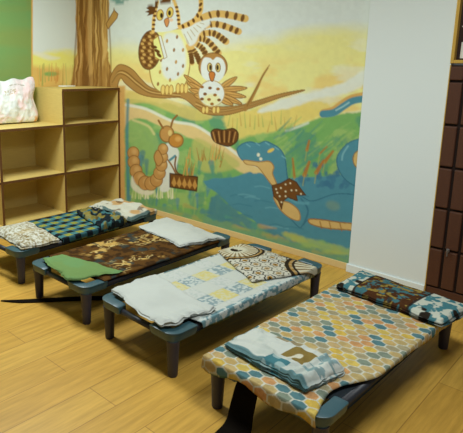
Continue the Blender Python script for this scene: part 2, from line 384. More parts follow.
    feath = [((184, 27), (214, 14), (245, 18.5), 4.0), ((190, 32), (214, 24), (238.5, 31.5), 3.6), ((192, 36), (212, 33), (226, 41.5), 3.6), ((192, 39), (206, 40), (218.5, 53), 3.4), ((192, 42), (202, 48), (208, 60), 3.2), ((190, 45), (196, 54), (200, 63), 2.9), ((188, 46), (191, 55), (192, 63), 2.6)]
    for a, b, d, w in feath: c.stroke([a, b, d], w*.85, (198, 162, 92), .6, w2=w*.95)
    for a, b, d, w in feath:
        P = smooth_pts([a, b, d], False, 8); n = len(P)
        for k in range(5, n, 2):
            c.ell(P[k][0], P[k][1], 1.9 if k > 8 else 1.2, w*(.98 if k % 4 else .85), FD, math.atan2(*(P[k]-P[k-1])[::-1]), .5, .95)
    c.poly([(181, 28), (190, 25), (206, 20), (210, 24), (200, 33), (196, 42), (190, 46), (186, 40)], WH, 1.2, .95)
    for t in range(6): c.stroke([(189+t*3, 44-t*4), (184+t*3.2, 34-t*2.2)], .4, (160, 140, 90), .4, .7, sm=False)
    c.stroke([(180, 27), (190, 24), (197, 17), (201, 8), (200, -12)], 2.3, FL_, .6)
    for k, (x, y) in enumerate([(183, 26.5), (188.5, 24.3), (193.5, 20.5), (197.5, 15.5), (200, 10), (200.6, 4.5), (200.5, -1), (200.2, -6)]): c.ell(x, y, 1.4, 2.4, FD, .6 if k > 3 else -.3, .5)
    c.poly([(153, 30), (154, 16), (156, 4), (163, -4), (171, -3), (176, 6), (179, 20), (179, 27), (170, 31), (160, 32)], WH, .7)
    c.stroke([(153, 32), (153.5, 20), (156, 8), (158, 0)], 1.6, FL_, .5); c.stroke([(172, -4), (176, 6), (178.5, 16), (179, 26)], 1.6, FL_, .5)
    for k in range(7):
        c.ell(153.2+k*.5+(.5 if k > 4 else 0), 29-k*4.4, 1.7, 1.2, FD, 0, .4); c.ell(178.9-k*.55, 24-k*4.2, 1.7, 1.2, FD, 0, .4)
    c.poly([(156, 7), (150, 6), (146, 8), (149, 10), (145, 12), (149, 13), (147, 16), (154, 14)], FD, .5, sm=False)
    c.poly([(160, 2), (164, -6), (170, -8), (168, -3), (174, -4), (170, 2), (165, 4)], FD, .5, sm=False)
    c.ell(160, 15, 3.4, 5.4, (206, 184, 92), .1, .5, edge=(150, 108, 40), ew=.7); c.ell(170, 12.5, 3.2, 5.2, (206, 184, 92), .15, .5, edge=(150, 108, 40), ew=.7)
    c.ell(161.5, 15.5, 1.5, 2.6, (50, 34, 20)); c.ell(169.5, 13, 1.5, 2.6, (50, 34, 20))
    c.poly([(164.5, 20), (168, 18), (169, 22), (167, 27), (165, 24)], (190, 130, 76), .5, edge=(120, 74, 36), ew=.6)
    c.ell(171, 20, 2.2, 1.6, (226, 170, 130), 0, .8, .8)
    for x in (163, 167, 171, 178, 182, 186):
        c.ell(x, 90-(x > 175)*1.5, 2.1, 5, (214, 184, 104), .05, .5, edge=(150, 108, 48), ew=.6)
    # --- small owl
    for (a, b) in [((203, 90), (184, 75)), ((203, 92), (187, 82)), ((203, 94), (189, 89)), ((203, 97), (194, 95)), ((221, 88), (237, 77)), ((221, 90), (247, 88)), ((222, 93), (246, 97)), ((222, 96), (242, 104)), ((221, 99), (233, 105))]:
        a = np.array(a, float); b = np.array(b, float); d = b-a; q = np.array([-d[1], d[0]])/np.hypot(*d)*2.9
        c.poly([a-q*.6, a+d*.35-q, a+d*.75-q*.7, b, a+d*.75+q*.7, a+d*.35+q, a+q*.6], (188, 146, 80), .6, edge=(120, 82, 36), ew=.7)
        c.stroke([a, b-d*.15], .5, (128, 90, 42), .5, .7, sm=False)
    c.ell(213, 66.5, 14.2, 13.6, (158, 116, 60), 0, .7, edge=(120, 82, 38), ew=.8)
    c.poly([(201, 66), (204, 58), (210, 58), (213, 60), (217, 57), (223, 60), (225.5, 68), (223, 77), (217, 82), (208, 81), (202, 76)], WH, .6)
    c.ell(211.5, 93.5, 13, 13, WH, 0, .7, edge=(170, 140, 84), ew=.7)
    c.ell(211.5, 100, 9, 6, (222, 206, 140), 0, 2, .8)
    for k, (x, y) in enumerate([(202, 87), (210, 88), (218, 89), (205, 94), (215, 95), (202, 99), (209, 99.5), (219, 100), (212, 104)]): c.ell(x, y, 1.9, 1.5, [(140, 92, 36), (112, 70, 28)][k % 2], 0, .5)
    c.ell(209.7, 67.5, 2.3, 4.4, (204, 184, 110), 0, .5, edge=(120, 84, 36), ew=.7); c.ell(218, 67.5, 2.3, 4.4, (204, 184, 110), 0, .5, edge=(120, 84, 36), ew=.7)
    c.ell(210.3, 67.5, 1.2, 2.8, (48, 34, 20)); c.ell(217.6, 67.5, 1.2, 2.8, (48, 34, 20))
    c.poly([(209, 73.5), (212, 71.5), (215, 74), (213, 81), (210.5, 80)], (180, 110, 50), .5, edge=(100, 60, 24), ew=.6)
    for x in (203.5, 207, 214, 218): c.ell(x, 110, 1.8, 3.6, (214, 184, 104), .05, .5, edge=(150, 108, 48), ew=.6)
    # --- nut
    c.poly([(211, 133), (215, 129), (224, 130), (233, 128.5), (238, 133), (237, 141), (230, 146), (222, 145), (214, 141)], (96, 60, 26), .8, edge=(60, 36, 14), ew=.8)
    for k in range(9): c.stroke([(213+k*2.8, 131+abs(k-4)*.3), (215.5+k*2.2, 142)], .6, [(176, 130, 70), (58, 34, 14)][k % 2], .5, .8, sm=False)
    # --- caterpillar
    for k in range(40):
        x = 131+rng.rand()*44; c.stroke([(x, 196+rng.rand()*3), (x+rng.rand()*6-3, 185-rng.rand()*5)], .7, [(190, 200, 140), (150, 176, 96), (205, 205, 170)][k % 3], .6, .8, sm=False, w2=.2)
    CB, CE = (176, 132, 72), (132, 92, 44)
    c.poly([(166, 144), (174, 146), (179, 152), (177, 165), (174, 180), (168, 191), (160, 190), (163, 175), (166, 160)], (202, 204, 190), 1, .95)
    for k, (x, y, r) in enumerate([(133.3, 153, 5.6), (133.8, 162, 5.8), (136, 171, 6), (139.5, 178.5, 6.2), (145, 183, 6.3), (151, 183.5, 6.2), (156.5, 180, 6), (159.5, 173, 5.8), (161.5, 165, 5.6), (162.5, 157, 5.2), (163, 149, 4.8)]):
        c.ell(x, y, r*1.02, r*1.12, CB, 0, .6, edge=CE, ew=.6); c.ell(x+1, y-1.5, r*.45, r*.5, (198, 160, 98), 0, 1.6, .7)
    c.poly([(132, 176), (136, 184), (144, 190.5), (154, 191), (150, 195), (138, 193), (131, 186)], (206, 204, 178), 1.2, .9)
    c.ell(166.8, 134, 7, 8, CB, 0, .6, edge=CE, ew=.9); c.ell(176, 140.5, 7.2, 6.8, (176, 122, 52), 0, .6, edge=CE, ew=.9); c.ell(178, 139, 3, 2.6, (206, 160, 88), 0, 1.2, .7)
    c.ell(170, 133, 2, 3, (206, 180, 110), 0, .6, .9)
    c.stroke([(163, 128), (160.5, 124), (158.5, 120.5)], 1.0, CE, .5); c.stroke([(171, 126.5), (173, 120), (177, 115.5)], 1.0, CE, .5)
    c.poly([(163, 160), (158, 150), (154, 157), (158, 166)], CB, .6, edge=CE, ew=.8)
    c.stroke([(168, 160), (172, 166), (176, 174)], .8, CE, .5); c.stroke([(175, 156), (170, 160)], 1.2, (80, 130, 140), .5); c.stroke([(176, 157), (175, 166), (179, 174), (195, 177)], .8, (110, 70, 30), .5)
    # basket
    c.poly([(170, 173.5), (197.5, 177), (196.5, 191), (170, 187)], (110, 70, 28), .6, sm=False, edge=(64, 38, 14), ew=1)
    for k in range(5):
        x = 171.5+k*5.2; c.poly([(x, 183+k*.6), (x+2.6, 176.5+k*.7), (x+5, 183.5+k*.6), (x+2.5, 187+k*.6)], (178, 132, 64), .5, sm=False)
    for k in range(12):
        x = 183+rng.rand()*12; c.stroke([(x, 175), (x+rng.rand()*8-4, 164-rng.rand()*8)], .7, [(150, 104, 44), (110, 140, 70), (192, 140, 70)][k % 3], .5, .8, sm=False, w2=.2)
    # brushwork
    c.C *= (0.95+.1*fbm(c.X*.25, c.Y*.25, 61))[:, None]
    return np.clip(c.C, 0, .86)
def mural_left(X, Y):
    c = Canvas(X, Y, (195, 203, 198)); Xp = c.X
    # lower fields left of the trunk
    n = fbm(c.X*.05, c.Y*.06, 71)
    c.C = mixc(c.C, alb((216, 205, 110)), sstep(47, 56, c.Y+(n-.5)*14))
    c.poly([(30, 52), (40, 52), (52, 56), (60, 58), (50, 60), (40, 57)], (204, 205, 190), 2, .8)
    c.C = mixc(c.C, alb((196, 158, 88)), sstep(64, 72, c.Y+(n-.5)*10)*.9)
    c.ell(51, 74, 8, 2.2, (112, 154, 84), 0, 1, .9)
    for k in range(30):
        x = 33+rng.rand()*42; c.stroke([(x, 80+rng.rand()*6), (x+rng.rand()*4-2, 70-rng.rand()*7)], .6, [(184, 128, 62), (150, 150, 80), (200, 170, 96)][k % 3], .5, .8, sm=False, w2=.2)
    c.C = mixc(c.C, alb((214, 206, 120)), sstep(46, 52, c.Y)*sstep(58, 70, c.X)*.4)
    trunk(c)
    # green paint beyond the edge of the picture
    gn = fbm(c.X*.06, c.Y*.06, 81)
    green = mixc(np.broadcast_to(alb((116, 138, 76)), c.C.shape), alb((104, 142, 84)), sstep(.35, .7, gn))
    c.C = mixc(green, c.C, sstep(32.0, 32.6, c.X))
    m = (1-sstep(.5, 1.1, np.abs(c.X-32.0))); c.C = mixc(c.C, alb((196, 150, 78)), m*.9)
    return np.clip(c.C, 0, .86)
HB = np.array([[55.9956, -6.50283, 235.78512], [-8.44393, -119.70373, 237.44799], [-0.14562, -0.04439, 1.0]])   # wall metres to cartoon units
HL = np.array([[97.16457, -5.90878, -22.90264], [10.21466, -108.76851, 218.17086], [0.13909, -0.04034, 1.0]])
def cartoon(H, a, b):
    w = H[2, 0]*a+H[2, 1]*b+1
    return (H[0, 0]*a+H[0, 1]*b+H[0, 2])/w, (H[1, 0]*a+H[1, 1]*b+H[1, 2])/w

# ------------------------------------------------------------------ the room
X_MUR = 1.066; X_DOOR = 1.612
def wall_grid(name, a, b, f, fn, H):
    A, B = np.meshgrid(a, b, indexing='ij'); P = f(A, B); me = grid_mesh(name, P)
    X, Y = cartoon(H, A.ravel(), B.ravel()); set_pattern(me, fn(X, Y))
    return tag(link(name, me, M_PAINT), kind='structure')
zs = np.concatenate([np.arange(0, 2.0, .0058), np.linspace(2.0, ZC, 20)])
wall_grid('wall_back', np.arange(X_MUR+.002, XL-.003, -.0062), zs, lambda A, B: np.stack([A, A*0+YB, B], -1), mural_back, HB)
ys = np.concatenate([np.linspace(-3.2, .62, 12), np.append(np.arange(.625, YB, .006), YB+.002)])
wall_grid('wall_left', ys, np.concatenate([[0, .6], np.arange(1.1, 2.0, .0065), np.linspace(2.02, ZC, 14)]), lambda A, B: np.stack([A*0+XL, A, B], -1), mural_left, HL)
tag(box('floor', XL-.1, 3.4, -3.2, YB+.3, -.08, 0, M_FLOOR), kind='structure')
tag(box('ceiling', XL-.1, 3.4, -3.2, YB+.3, ZC, ZC+.08, M_CEIL), kind='structure')
tag(box('wall_right', X_MUR, X_DOOR, YB-.03, YB+.2, 0, ZC, M_WHITE), kind='structure')
tag(box('wall_far', 3.05, 3.4, YB-.03, YB+.2, 0, ZC, M_WHITE), kind='structure')
tag(box('baseboard_back', XL, X_MUR, YB-.012, YB-.0005, 0, .052, M_SKIRT, bev=.003), kind='structure')
bb = bmesh.new(); add_box(bb, X_MUR-.012, X_DOOR-.004, YB-.042, YB-.0302, 0, .06, .003); add_box(bb, X_MUR-.012, X_MUR-.0005, YB-.03, YB-.0125, 0, .06, .003)
tag(from_bm('baseboard_right', bb, M_WHITE), kind='structure')

# raised panel door with gold edging, glazed notice case above
dr = empty('door_1', (X_DOOR, YB-.03, 0)); tag(dr, kind='structure')
DW = 1.40
box('door_leaf', .004, DW, .006, .05, 0, 1.49, [M_GROOVE], dr)
zr = [0.066, .332, .597, .862, 1.127, 1.392, 1.488]
bm = bmesh.new(); pw = .092
for r in range(len(zr)-1):
    k = 0; x = .004
    while x < DW-.03:
        add_box(bm, x, min(x+pw-.016, DW), -.014, .010, zr[r]+.008, zr[r+1]-.006, .007); x += pw
from_bm('raised_panels', bm, [M_BROWN], dr)
box('kick_plate', .004, DW, -.004, .012, 0.004, .062, [M_BROWN], dr, .003)
bm = bmesh.new(); add_box(bm, -.001, .004, -.012, .05, 0, 1.49, .001)
from_bm('edge_strip', bm, [M_GOLD], dr)
bm = bmesh.new(); add_box(bm, .106, .126, -.026, -.012, .325, .350, .005); add_box(bm, .112, .120, -.032, -.024, .30, .345, .003)
from_bm('latch', bm, [M_LATCH], dr)
nc = empty('display_case', (X_DOOR, YB-.03, 1.50)); tag(nc, 'dark gold-framed display case above the brown panelled door', 'display case')
box('back_panel', .0, DW, .03, .05, .0, 1.10, [M_DARK], nc)
bm = bmesh.new(); add_box(bm, -.003, .016, -.012, .05, .0, 1.10, .003); add_box(bm, .016, DW, -.012, .05, .0, .020, .003)
from_bm('gold_frame', bm, [M_GOLD], nc)
# things inside the case
ph = empty('small_portrait', (X_DOOR+.075, YB-.008, 1.57))
tag(ph, 'small white card with a brown and gold portrait standing in the display case', 'picture')
box('card', -.035, .06, -.004, .004, -.04, .055, [M_PAPER], ph)
bm = bmesh.new(); add_tube(bm, [(.010, -.0045, .018), (.010, -.0075, .018)], .018, 14); add_box(bm, -.014, .034, -.007, -.0045, -.032, .0, .002)
from_bm('portrait', bm, [M_GOLD], ph)
pn = bmesh.new()
def tri(bm, pts, y0, y1, mi):
    a = [bm.verts.new((x, y0, z)) for x, z in pts]; b = [bm.verts.new((x, y1, z)) for x, z in pts]
    n = len(pts); fs = [bm.faces.new(a), bm.faces.new(b[::-1])]+[bm.faces.new((a[i], a[(i+1) % n], b[(i+1) % n], b[i])) for i in range(n)]
    for f in fs: f.material_index = mi
tri(pn, [(0, .06), (.13, .05), (.10, -.06)], 0, .004, 0)
tri(pn, [(.03, .043), (.12, .045), (.098, -.025)], -.002, -.0002, 1)
pen = from_bm('paper_pennant', pn, [M_PAPER, M_PINK]); pen.location = (X_DOOR+.028, YB-.004, 1.66)
tag(pen, 'white and pink triangular paper pennant hung in the gold-framed case', 'pennant')

# ------------------------------------------------------------------ cubby bookcase
XS = -1.5593; Y0 = -.002; CW = .6556; ZS = [.02, .431, .8925, 1.2241]; T = .022
bk = empty('cubby_bookcase', (XL+.01, -.65, 0))
tag(bk, 'pale maple stepped cubby bookcase with dark edges below the painted tree', 'bookcase')
def sb(name, x0, x1, y0, y1, z0, z1, edge=True, lab=None):
    o = box(name, x0-(XL+.01), x1-(XL+.01), y0+.65, y1+.65, z0, z1, [M_MAPLE, M_EDGE], bk, 0, 1 if edge else None)
    if lab: o['label'] = lab
    return o
XBK = XL+.012; YE = YB-.006; h = T/2
yl = Y0-CW
sb('back_panel', XBK, XBK+.012, yl, YE, .02, ZS[2], False); sb('back_panel', XBK, XBK+.012, Y0+CW, YE, ZS[2]+h, ZS[3]-h, False)
sb('plinth', XBK+.02, XS-.03, yl+.02, YE-.01, 0, .02, False)
sb('bottom_board', XBK+.012, XS, yl, YE, ZS[0], ZS[0]+T)
sb('shelf_board', XBK+.012, XS, yl, YE, ZS[1]-h, ZS[1]+h)
sb('top_board', XBK, XS, yl, YE, ZS[2]-h, ZS[2]+h)
sb('top_board', XBK, XS+.004, Y0+CW-h, YE, ZS[3]-h, ZS[3]+h)
for z0, z1, k0 in ((ZS[0]+T, ZS[1]-h, 0), (ZS[1]+h, ZS[2]-h, 0), (ZS[2]+h, ZS[3]-h, 2)):
    for k in range(k0, 4):
        y = yl+k*CW
        a, b = (y-h, y+h) if 0 < k < 3 else ((y, y+T) if k == 0 else (YE-T, YE))
        sb('side_panel' if k in (0, 3) or (k0 == 2) else 'divider', XBK+.012, XS, a, b, z0, z1)

# bag on the low top
def superbag():
    n, m = 90, 70
    u = np.linspace(-1, 1, n)[:, None]*np.ones((1, m)); v = np.linspace(0, 1, m)[None, :]*np.ones((n, 1))
    P = []; Cc = []
    for s in (1, -1):
        prof = np.clip(1-np.abs(u)**5, 0, 1)**.6*np.clip(np.sin(np.pi*np.clip(v*.93+.07, 0, 1)), 0, 1)**.45
        prof = prof*(1-.55*v)
        cr = (fbm(u*2+s*7, v*2.5, 91)-.5)*.05*np.clip(prof*2, 0, 1) + (np.abs(fbm(u*4+s, v*5, 95, 2)-.5))*-.03*np.clip(prof*2, 0, 1)
        d = s*(.105*prof+cr)
        a = u*(.27+.018*np.sin(v*9)-.03*v**2) + .02*v
        z = v*(.400+.02*u+.010*np.sin(u*9)) + .0
        P.append(np.stack([d+.115, a, z], -1))
        w = np.full(u.shape+(3,), 0.); w[:] = alb((200, 204, 200))
        w = mixc(w, alb((222, 184, 184)), sstep(.5, .62, fbm(u*3.0+9, v*2.6, 101))*sstep(-.1, .2, u*.6+.45-v*.5)*.85)
        w = mixc(w, alb((170, 176, 172)), sstep(.56, .68, fbm(u*5, v*5, 107))*.5)
        # faded printing
        for (u0, v0, du, dv, col) in [(-.02, .72, .22, .055, (150, 134, 100)), (.22, .86, .3, .012, (140, 136, 120))]:
            k = (np.abs(u-u0) < du)*(np.abs(v-v0) < dv)*(noise(u*42, v*40, 5) > .42)
            w = mixc(w, alb(col), k*.8)
        k = sstep(.55, .8, u)*(1-sstep(.08, .16, v)); w = mixc(w, alb((198, 150, 96)), k*sstep(.35, .6, fbm(u*8, v*8, 3)))
        Cc.append(w)
    i = np.arange(n*m).reshape(n, m); V = np.concatenate([p.reshape(-1, 3) for p in P])
    q1 = np.stack([i[:-1, :-1], i[1:, :-1], i[1:, 1:], i[:-1, 1:]], -1).reshape(-1, 4); q2 = q1[:, ::-1]+n*m
    ring = np.concatenate([i[:, 0], i[-1, 1:], i[-2::-1, -1], i[0, -2:0:-1]])
    r2 = np.roll(ring, -1); q3 = np.stack([ring, ring+n*m, r2+n*m, r2], -1)
    me = bpy.data.meshes.new('shopping_bag'); me.from_pydata(V.tolist(), [], np.concatenate([q1, q2, q3]).tolist()); me.update()
    bm = bmesh.new(); bm.from_mesh(me); bmesh.ops.recalc_face_normals(bm, faces=bm.faces[:]); bm.to_mesh(me); bm.free()
    set_pattern(me, np.concatenate([c.reshape(-1, 3) for c in Cc]))
    return me
bag = link('shopping_bag', superbag(), M_BAG, None, True)
bag.location = (-2.04, .31, ZS[2]+h+.002); bag.rotation_euler = (0, math.radians(-4), math.radians(-5))
tag(bag, 'crumpled white plastic bag with pink print standing on the low bookcase top', 'bag')
# paper scraps on the tall top
sp_ = box('paper_sheet', -.05, .05, -.07, .07, 0, .012, [M_PAPER]); sp_.location = (-2.0, 1.0, ZS[3]+h+.001); sp_.rotation_euler.z = .2
tag(sp_, 'small pale stack of paper lying on the bookcase top left of the tree', 'paper')

# ------------------------------------------------------------------ cots
OX = .036                                                     # frame stands this far outside the leg centres
def bracket_bm(sx, sy):
    """corner piece: rounded L swept with a lipped section; sx, sy = outward signs"""
    bm = bmesh.new(); arm = .165; R = .055
    path = [(arm, 0)] + [(arm-.012, 0)]
    path += [(.12, 0), (R+.02, 0)]
    path += [(R-R*math.sin(t), R-R*math.cos(t)) for t in np.linspace(0, math.pi/2, 7)]
    path += [(0, R+.02), (0, .12), (0, arm-.012), (0, arm)]
    path = [p for p in path if p[0] <= arm and p[1] <= arm]
    n = len(path); sec = [(.002, -.048), (-.004, -.030), (-.004, -.010), (-.008, -.009), (-.008, -.002), (-.004, .0), (.050, .0), (.054, -.004), (.054, -.044), (.048, -.048)]
    rings = []
    for i, (x, y) in enumerate(path):
        a = np.array(path[max(i-1, 0)]); b = np.array(path[min(i+1, n-1)]); d = (b-a)/np.linalg.norm(b-a)
        nr = np.array([d[1], -d[0]])                              # inward of the L: towards +x+y
        if nr @ np.array([1, 1]) < 0: nr = -nr
        sq = .8 if i in (0, n-1) else 1
        ring = []
        for (o, z) in sec:
            o2 = .024+(o-.024)*sq; z2 = -.027+(z+.027)*sq
            px, py = x+nr[0]*o2, y+nr[1]*o2
            ring.append(bm.verts.new((-sx*px, -sy*py, ZT+z2)))
        rings.append(ring)
    m = len(sec)
    for A, B in zip(rings, rings[1:]):
        for k in range(m): bm.faces.new((A[k], A[(k+1) % m], B[(k+1) % m], B[k]))
    bm.faces.new(rings[0]); bm.faces.new(rings[-1][::-1])
    # web that carries the leg, with a top lip
    add_tube(bm, [(-sx*OX, -sy*OX, ZT-.050), (-sx*OX, -sy*OX, ZT-.012)], [.030, .034], 16)
    ex, ey = (W if sx > 0 else 0)+sx*OX, (L if sy > 0 else 0)+sy*OX
    bmesh.ops.translate(bm, verts=bm.verts[:], vec=(ex, ey, 0))
    return bm
def leg_bm(sx, sy):
    bm = bmesh.new(); cx, cy = (W if sx > 0 else 0), (L if sy > 0 else 0)
    add_tube(bm, [(cx, cy, 0), (cx, cy, .006), (cx, cy, .10), (cx, cy, .165), (cx, cy, ZT-.05)], [.022, .0245, .028, .0315, .034], 14)
    return bm
def make_cot():
    root = empty('stacking_cot', (0, 0, 0))
    for sx in (1, -1):
        for sy in (-1, 1):
            b = from_bm('corner_bracket', bracket_bm(sx, sy), M_FRAME, root, True)
            b.modifiers.new('e', 'EDGE_SPLIT').split_angle = math.radians(38)
            l = from_bm('leg', leg_bm(sx, sy), M_LEG, root, True); l.modifiers.new('e', 'EDGE_SPLIT').split_angle = math.radians(40)
    for x in (-OX+.022, W+OX-.022):
        bm = bmesh.new(); add_tube(bm, [(x, .11, ZT-.028), (x, L-.11, ZT-.028)], .019, 12); from_bm('side_rail', bm, M_RAIL, root, True)
    for y in (-OX+.024, L+OX-.024):
        bm = bmesh.new(); add_tube(bm, [(.11, y, ZT-.034), (W-.11, y, ZT-.034)], .016, 12); from_bm('end_rail', bm, M_RAIL, root, True)
    # canvas wrapped round the side rails
    n = 26; xs_ = np.linspace(-OX+.0, W+OX-.0, n); ysx = np.linspace(.11, L-.11, 30)
    A, B = np.meshgrid(xs_, ysx, indexing='ij'); t = (A-xs_[0])/(xs_[-1]-xs_[0])
    Z = ZT-.010-.010*np.sin(np.pi*t)**.6*1.0 - .03*np.clip(1-np.minimum(t, 1-t)*22, 0, 1)**2
    top = np.stack([A, B, Z], -1); me = grid_mesh('mesh_bed', top)
    o = link('mesh_bed', me, M_CANVAS, root, True); sm = o.modifiers.new('s', 'SOLIDIFY'); sm.thickness = .004; sm.offset = -1
    return root
def copy_thing(src):
    r = src.copy(); COL.objects.link(r)
    for ch in list(src.children):
        c = ch.copy(); COL.objects.link(c); c.parent = r
    return r
cot_labels = ['grey plastic cot farthest left, in front of the maple bookcase under the plaid blanket',
              'grey plastic cot with green towel and brown carpet-patterned blanket on it',
              'grey plastic cot dressed with the patchwork sheet, third from the bookcase',
              'grey plastic cot nearest the camera, beneath the honeycomb sheet']
cots = []
for i, (x, y, a) in enumerate(BEDS):
    o = make_cot() if i == 0 else copy_thing(cots[0])
    cots.append(o)
    tag(o, cot_labels[i], 'cot', 'cots in a row across the room')
for o, (x, y, a) in zip(cots, BEDS):
    o.location = (x, y, 0); o.rotation_euler = (0, 0, a)

# ------------------------------------------------------------------ bedding
def bilin(q, u, v):
    q = np.asarray(q, float)
    return (q[0]*((1-u)*(1-v))[..., None]+q[1]*(u*(1-v))[..., None]+q[2]*(u*v)[..., None]+q[3]*((1-u)*v)[..., None])
def drop(P, ed=0.0):
    """let cloth fall over the cot's outer edges; P local (x,y,z)"""
    P = P.copy(); x0, x1, y0, y1 = -OX-.008-ed, W+OX+.008+ed, -OX-.008-ed, L+OX+.008+ed
    for ax, lo, hi in ((0, x0, x1), (1, y0, y1)):
        e = np.maximum(lo-P[..., ax], 0)+np.maximum(P[..., ax]-hi, 0)
        sg = np.where(P[..., ax] > hi, 1, -1)
        P[..., ax] = np.where(e > 0, np.where(sg > 0, hi, lo)+sg*.010*(1-np.exp(-e/.01))*1.0, P[..., ax])
        P[..., 2] -= np.maximum(e-.004, 0)
    return P
def place(o, i):
    x, y, a = BEDS[i]; o.location = (x, y, 0); o.rotation_euler = (0, 0, a); return o
def cloth(name, i, quad, z, thick, paint, nu=120, nv=90, wr=.004, ws=9, layers=0, edge=.012, seed=0, puff=None, fall=True, bulge=.006, hem=None, ridge=0):
    """a cloth of real thickness in cot coordinates; quad = (u0v0, u1v0, u1v1, u0v1)"""
    u, v = np.meshgrid(np.linspace(0, 1, nu), np.linspace(0, 1, nv), indexing='ij')
    XY = bilin([(*q, 0) for q in quad], u, v)[..., :2]
    eu = (fbm(v*5+seed, u*2, seed)-.5)*2*edge; ev = (fbm(u*5+seed, v*2, seed+9)-.5)*2*edge
    XY = XY + np.stack([eu, ev], -1)*np.clip(1.6*np.maximum(np.abs(2*u-1), np.abs(2*v-1))-.6, 0, 1)[..., None]
    if hem is not None: XY = hem(XY, u, v)
    rim = np.minimum(np.minimum(u, 1-u)*(nu-1), np.minimum(v, 1-v)*(nv-1))
    w = (fbm(XY[..., 0]*ws+seed*3.1, XY[..., 1]*ws, seed+20)-.5)*2*wr
    if ridge: w = w + ridge*(1-np.abs(2*fbm(XY[..., 0]*ws*.8+3+seed, XY[..., 1]*ws*1.1, seed+33, 2)-1)*3).clip(0, 1)
    up = thick*(1-.35*np.exp(-rim/1.2)) + w
    if puff is not None: up = up + puff(u, v)
    base = z
    zt = base+np.maximum(up, .003)
    top = np.stack([XY[..., 0], XY[..., 1], zt], -1); bot = np.stack([XY[..., 0], XY[..., 1], zt*0+base-.001], -1)
    ring = np.concatenate([np.stack([np.arange(nu), np.zeros(nu, int)], 1), np.stack([np.full(nv-1, nu-1), np.arange(1, nv)], 1),
                           np.stack([np.arange(nu-2, -1, -1), np.full(nu-1, nv-1)], 1), np.stack([np.zeros(nv-2, int), np.arange(nv-2, 0, -1)], 1)])
    rt = top[ring[:, 0], ring[:, 1]]; cen = rt.mean(0)
    nr = len(ring); tg = np.roll(rt, -3, 0)-np.roll(rt, 3, 0); on = np.stack([tg[:, 1], -tg[:, 0]], 1); on /= np.linalg.norm(on, axis=1)[:, None]+1e-9
    if ((rt[:, :2]-cen[:2])*on).sum() < 0: on = -on
    nl = max(layers, 1); ns = nl*4 if layers else 2
    ii = np.arange(nu*nv).reshape(nu, nv)
    V = [top.reshape(-1, 3), bot.reshape(-1, 3)]; U = [np.stack([u, v, u*0], -1).reshape(-1, 3), np.stack([u, v, u*0+1], -1).reshape(-1, 3)]
    rt_i = ii[ring[:, 0], ring[:, 1]]; rb_i = rt_i+nu*nv; rows = [rt_i]; off = 2*nu*nv
    for k in range(1, ns):
        f = k/ns; ph = f*nl
        o_ = bulge*np.abs(np.sin(np.pi*ph))*(1+.5*np.sin(np.arange(nr)*.09+math.floor(ph)*2.1+seed)) + (.004*np.sin(np.arange(nr)*.05+math.floor(ph)*3.3) if layers else 0)
        p = rt.copy(); p[:, 2] = rt[:, 2]*(1-f)+(base-.001)*f; p[:, :2] += on*o_[:, None]
        V.append(p); U.append(np.stack([u[ring[:, 0], ring[:, 1]], v[ring[:, 0], ring[:, 1]], np.full(nr, 2+f)], -1))
        rows.append(off+np.arange(nr)); off += nr
    rows.append(rb_i)
    F = [np.stack([ii[:-1, :-1], ii[1:, :-1], ii[1:, 1:], ii[:-1, 1:]], -1).reshape(-1, 4)]
    F.append(F[0][:, ::-1]+nu*nv)
    for A, B in zip(rows, rows[1:]): F.append(np.stack([A, B, np.roll(B, -1), np.roll(A, -1)], -1))
    V = np.concatenate(V); U = np.concatenate(U)
    flat = V.copy()
    if fall is not False: V = drop(V, 0.0 if fall is True else fall)
    me = bpy.data.meshes.new(name); me.from_pydata(V.tolist(), [], np.concatenate(F).tolist()); me.update()
    bm = bmesh.new(); bm.from_mesh(me); bmesh.ops.recalc_face_normals(bm, faces=bm.faces[:]); bm.to_mesh(me); bm.free()
    set_pattern(me, np.clip(paint(flat[:, 0], flat[:, 1], U[:, 0], U[:, 1], U[:, 2])*.64, 0, .86))
    return place(link(name, me, M_CLOTH, None, True), i)
KC = 1.0
def fill(x, c):
    A = np.empty(x.shape+(3,)); A[:] = alb(c); return A
def layers_dark(C, s, n, amt=.25, col=(150, 150, 140)):
    return C
# --- patterns
def honeycomb(x, y, u, v, s):
    px, py = .066, .040
    pal = [(212, 178, 84), (192, 168, 114), (88, 126, 130), (202, 152, 100), (188, 166, 112), (166, 156, 122), (214, 184, 96), (130, 142, 124), (196, 168, 108), (190, 164, 114)]
    k = .866*px/py; yy = y*k; ry = .866*px; r0 = np.round(yy/ry)
    d1 = np.full(x.shape, 9.); d2 = d1.copy(); id1 = np.zeros(x.shape); 
    for dr in (-1, 0, 1):
        r = r0+dr; off = np.where(np.mod(r, 2) > .5, .5, 0.); q0 = np.round(x/px-off)
        for dq in (-1, 0, 1):
            q = q0+dq; d = np.hypot(x-(q+off)*px, yy-r*ry); hid = np.floor(_h(q*3+1, r, 23)*9.99)
            nearer = d < d1; d2 = np.where(nearer, d1, np.minimum(d2, d)); id1 = np.where(nearer, hid, id1); d1 = np.where(nearer, d, d1)
    col = np.array([alb(c) for c in pal])[id1.astype(int)]
    C = mixc(fill(x, (206, 206, 188)), col, sstep(.07, .14, (d2-d1)/px))
    C = mixc(C, C*.86, sstep(.45, .55, fbm(x*50, y*50, 19, 2)))
    return C*(0.95+.08*noise(x*160, y*160, 4))[..., None]
def plain(c, seed=0, c2=None, f=14):
    def p(x, y, u, v, s):
        C = fill(x, c); C = mixc(C, alb(c2 or [k*.93 for k in c]), sstep(.42, .7, fbm(x*f, y*f, seed))*.6)
        return C
    return p
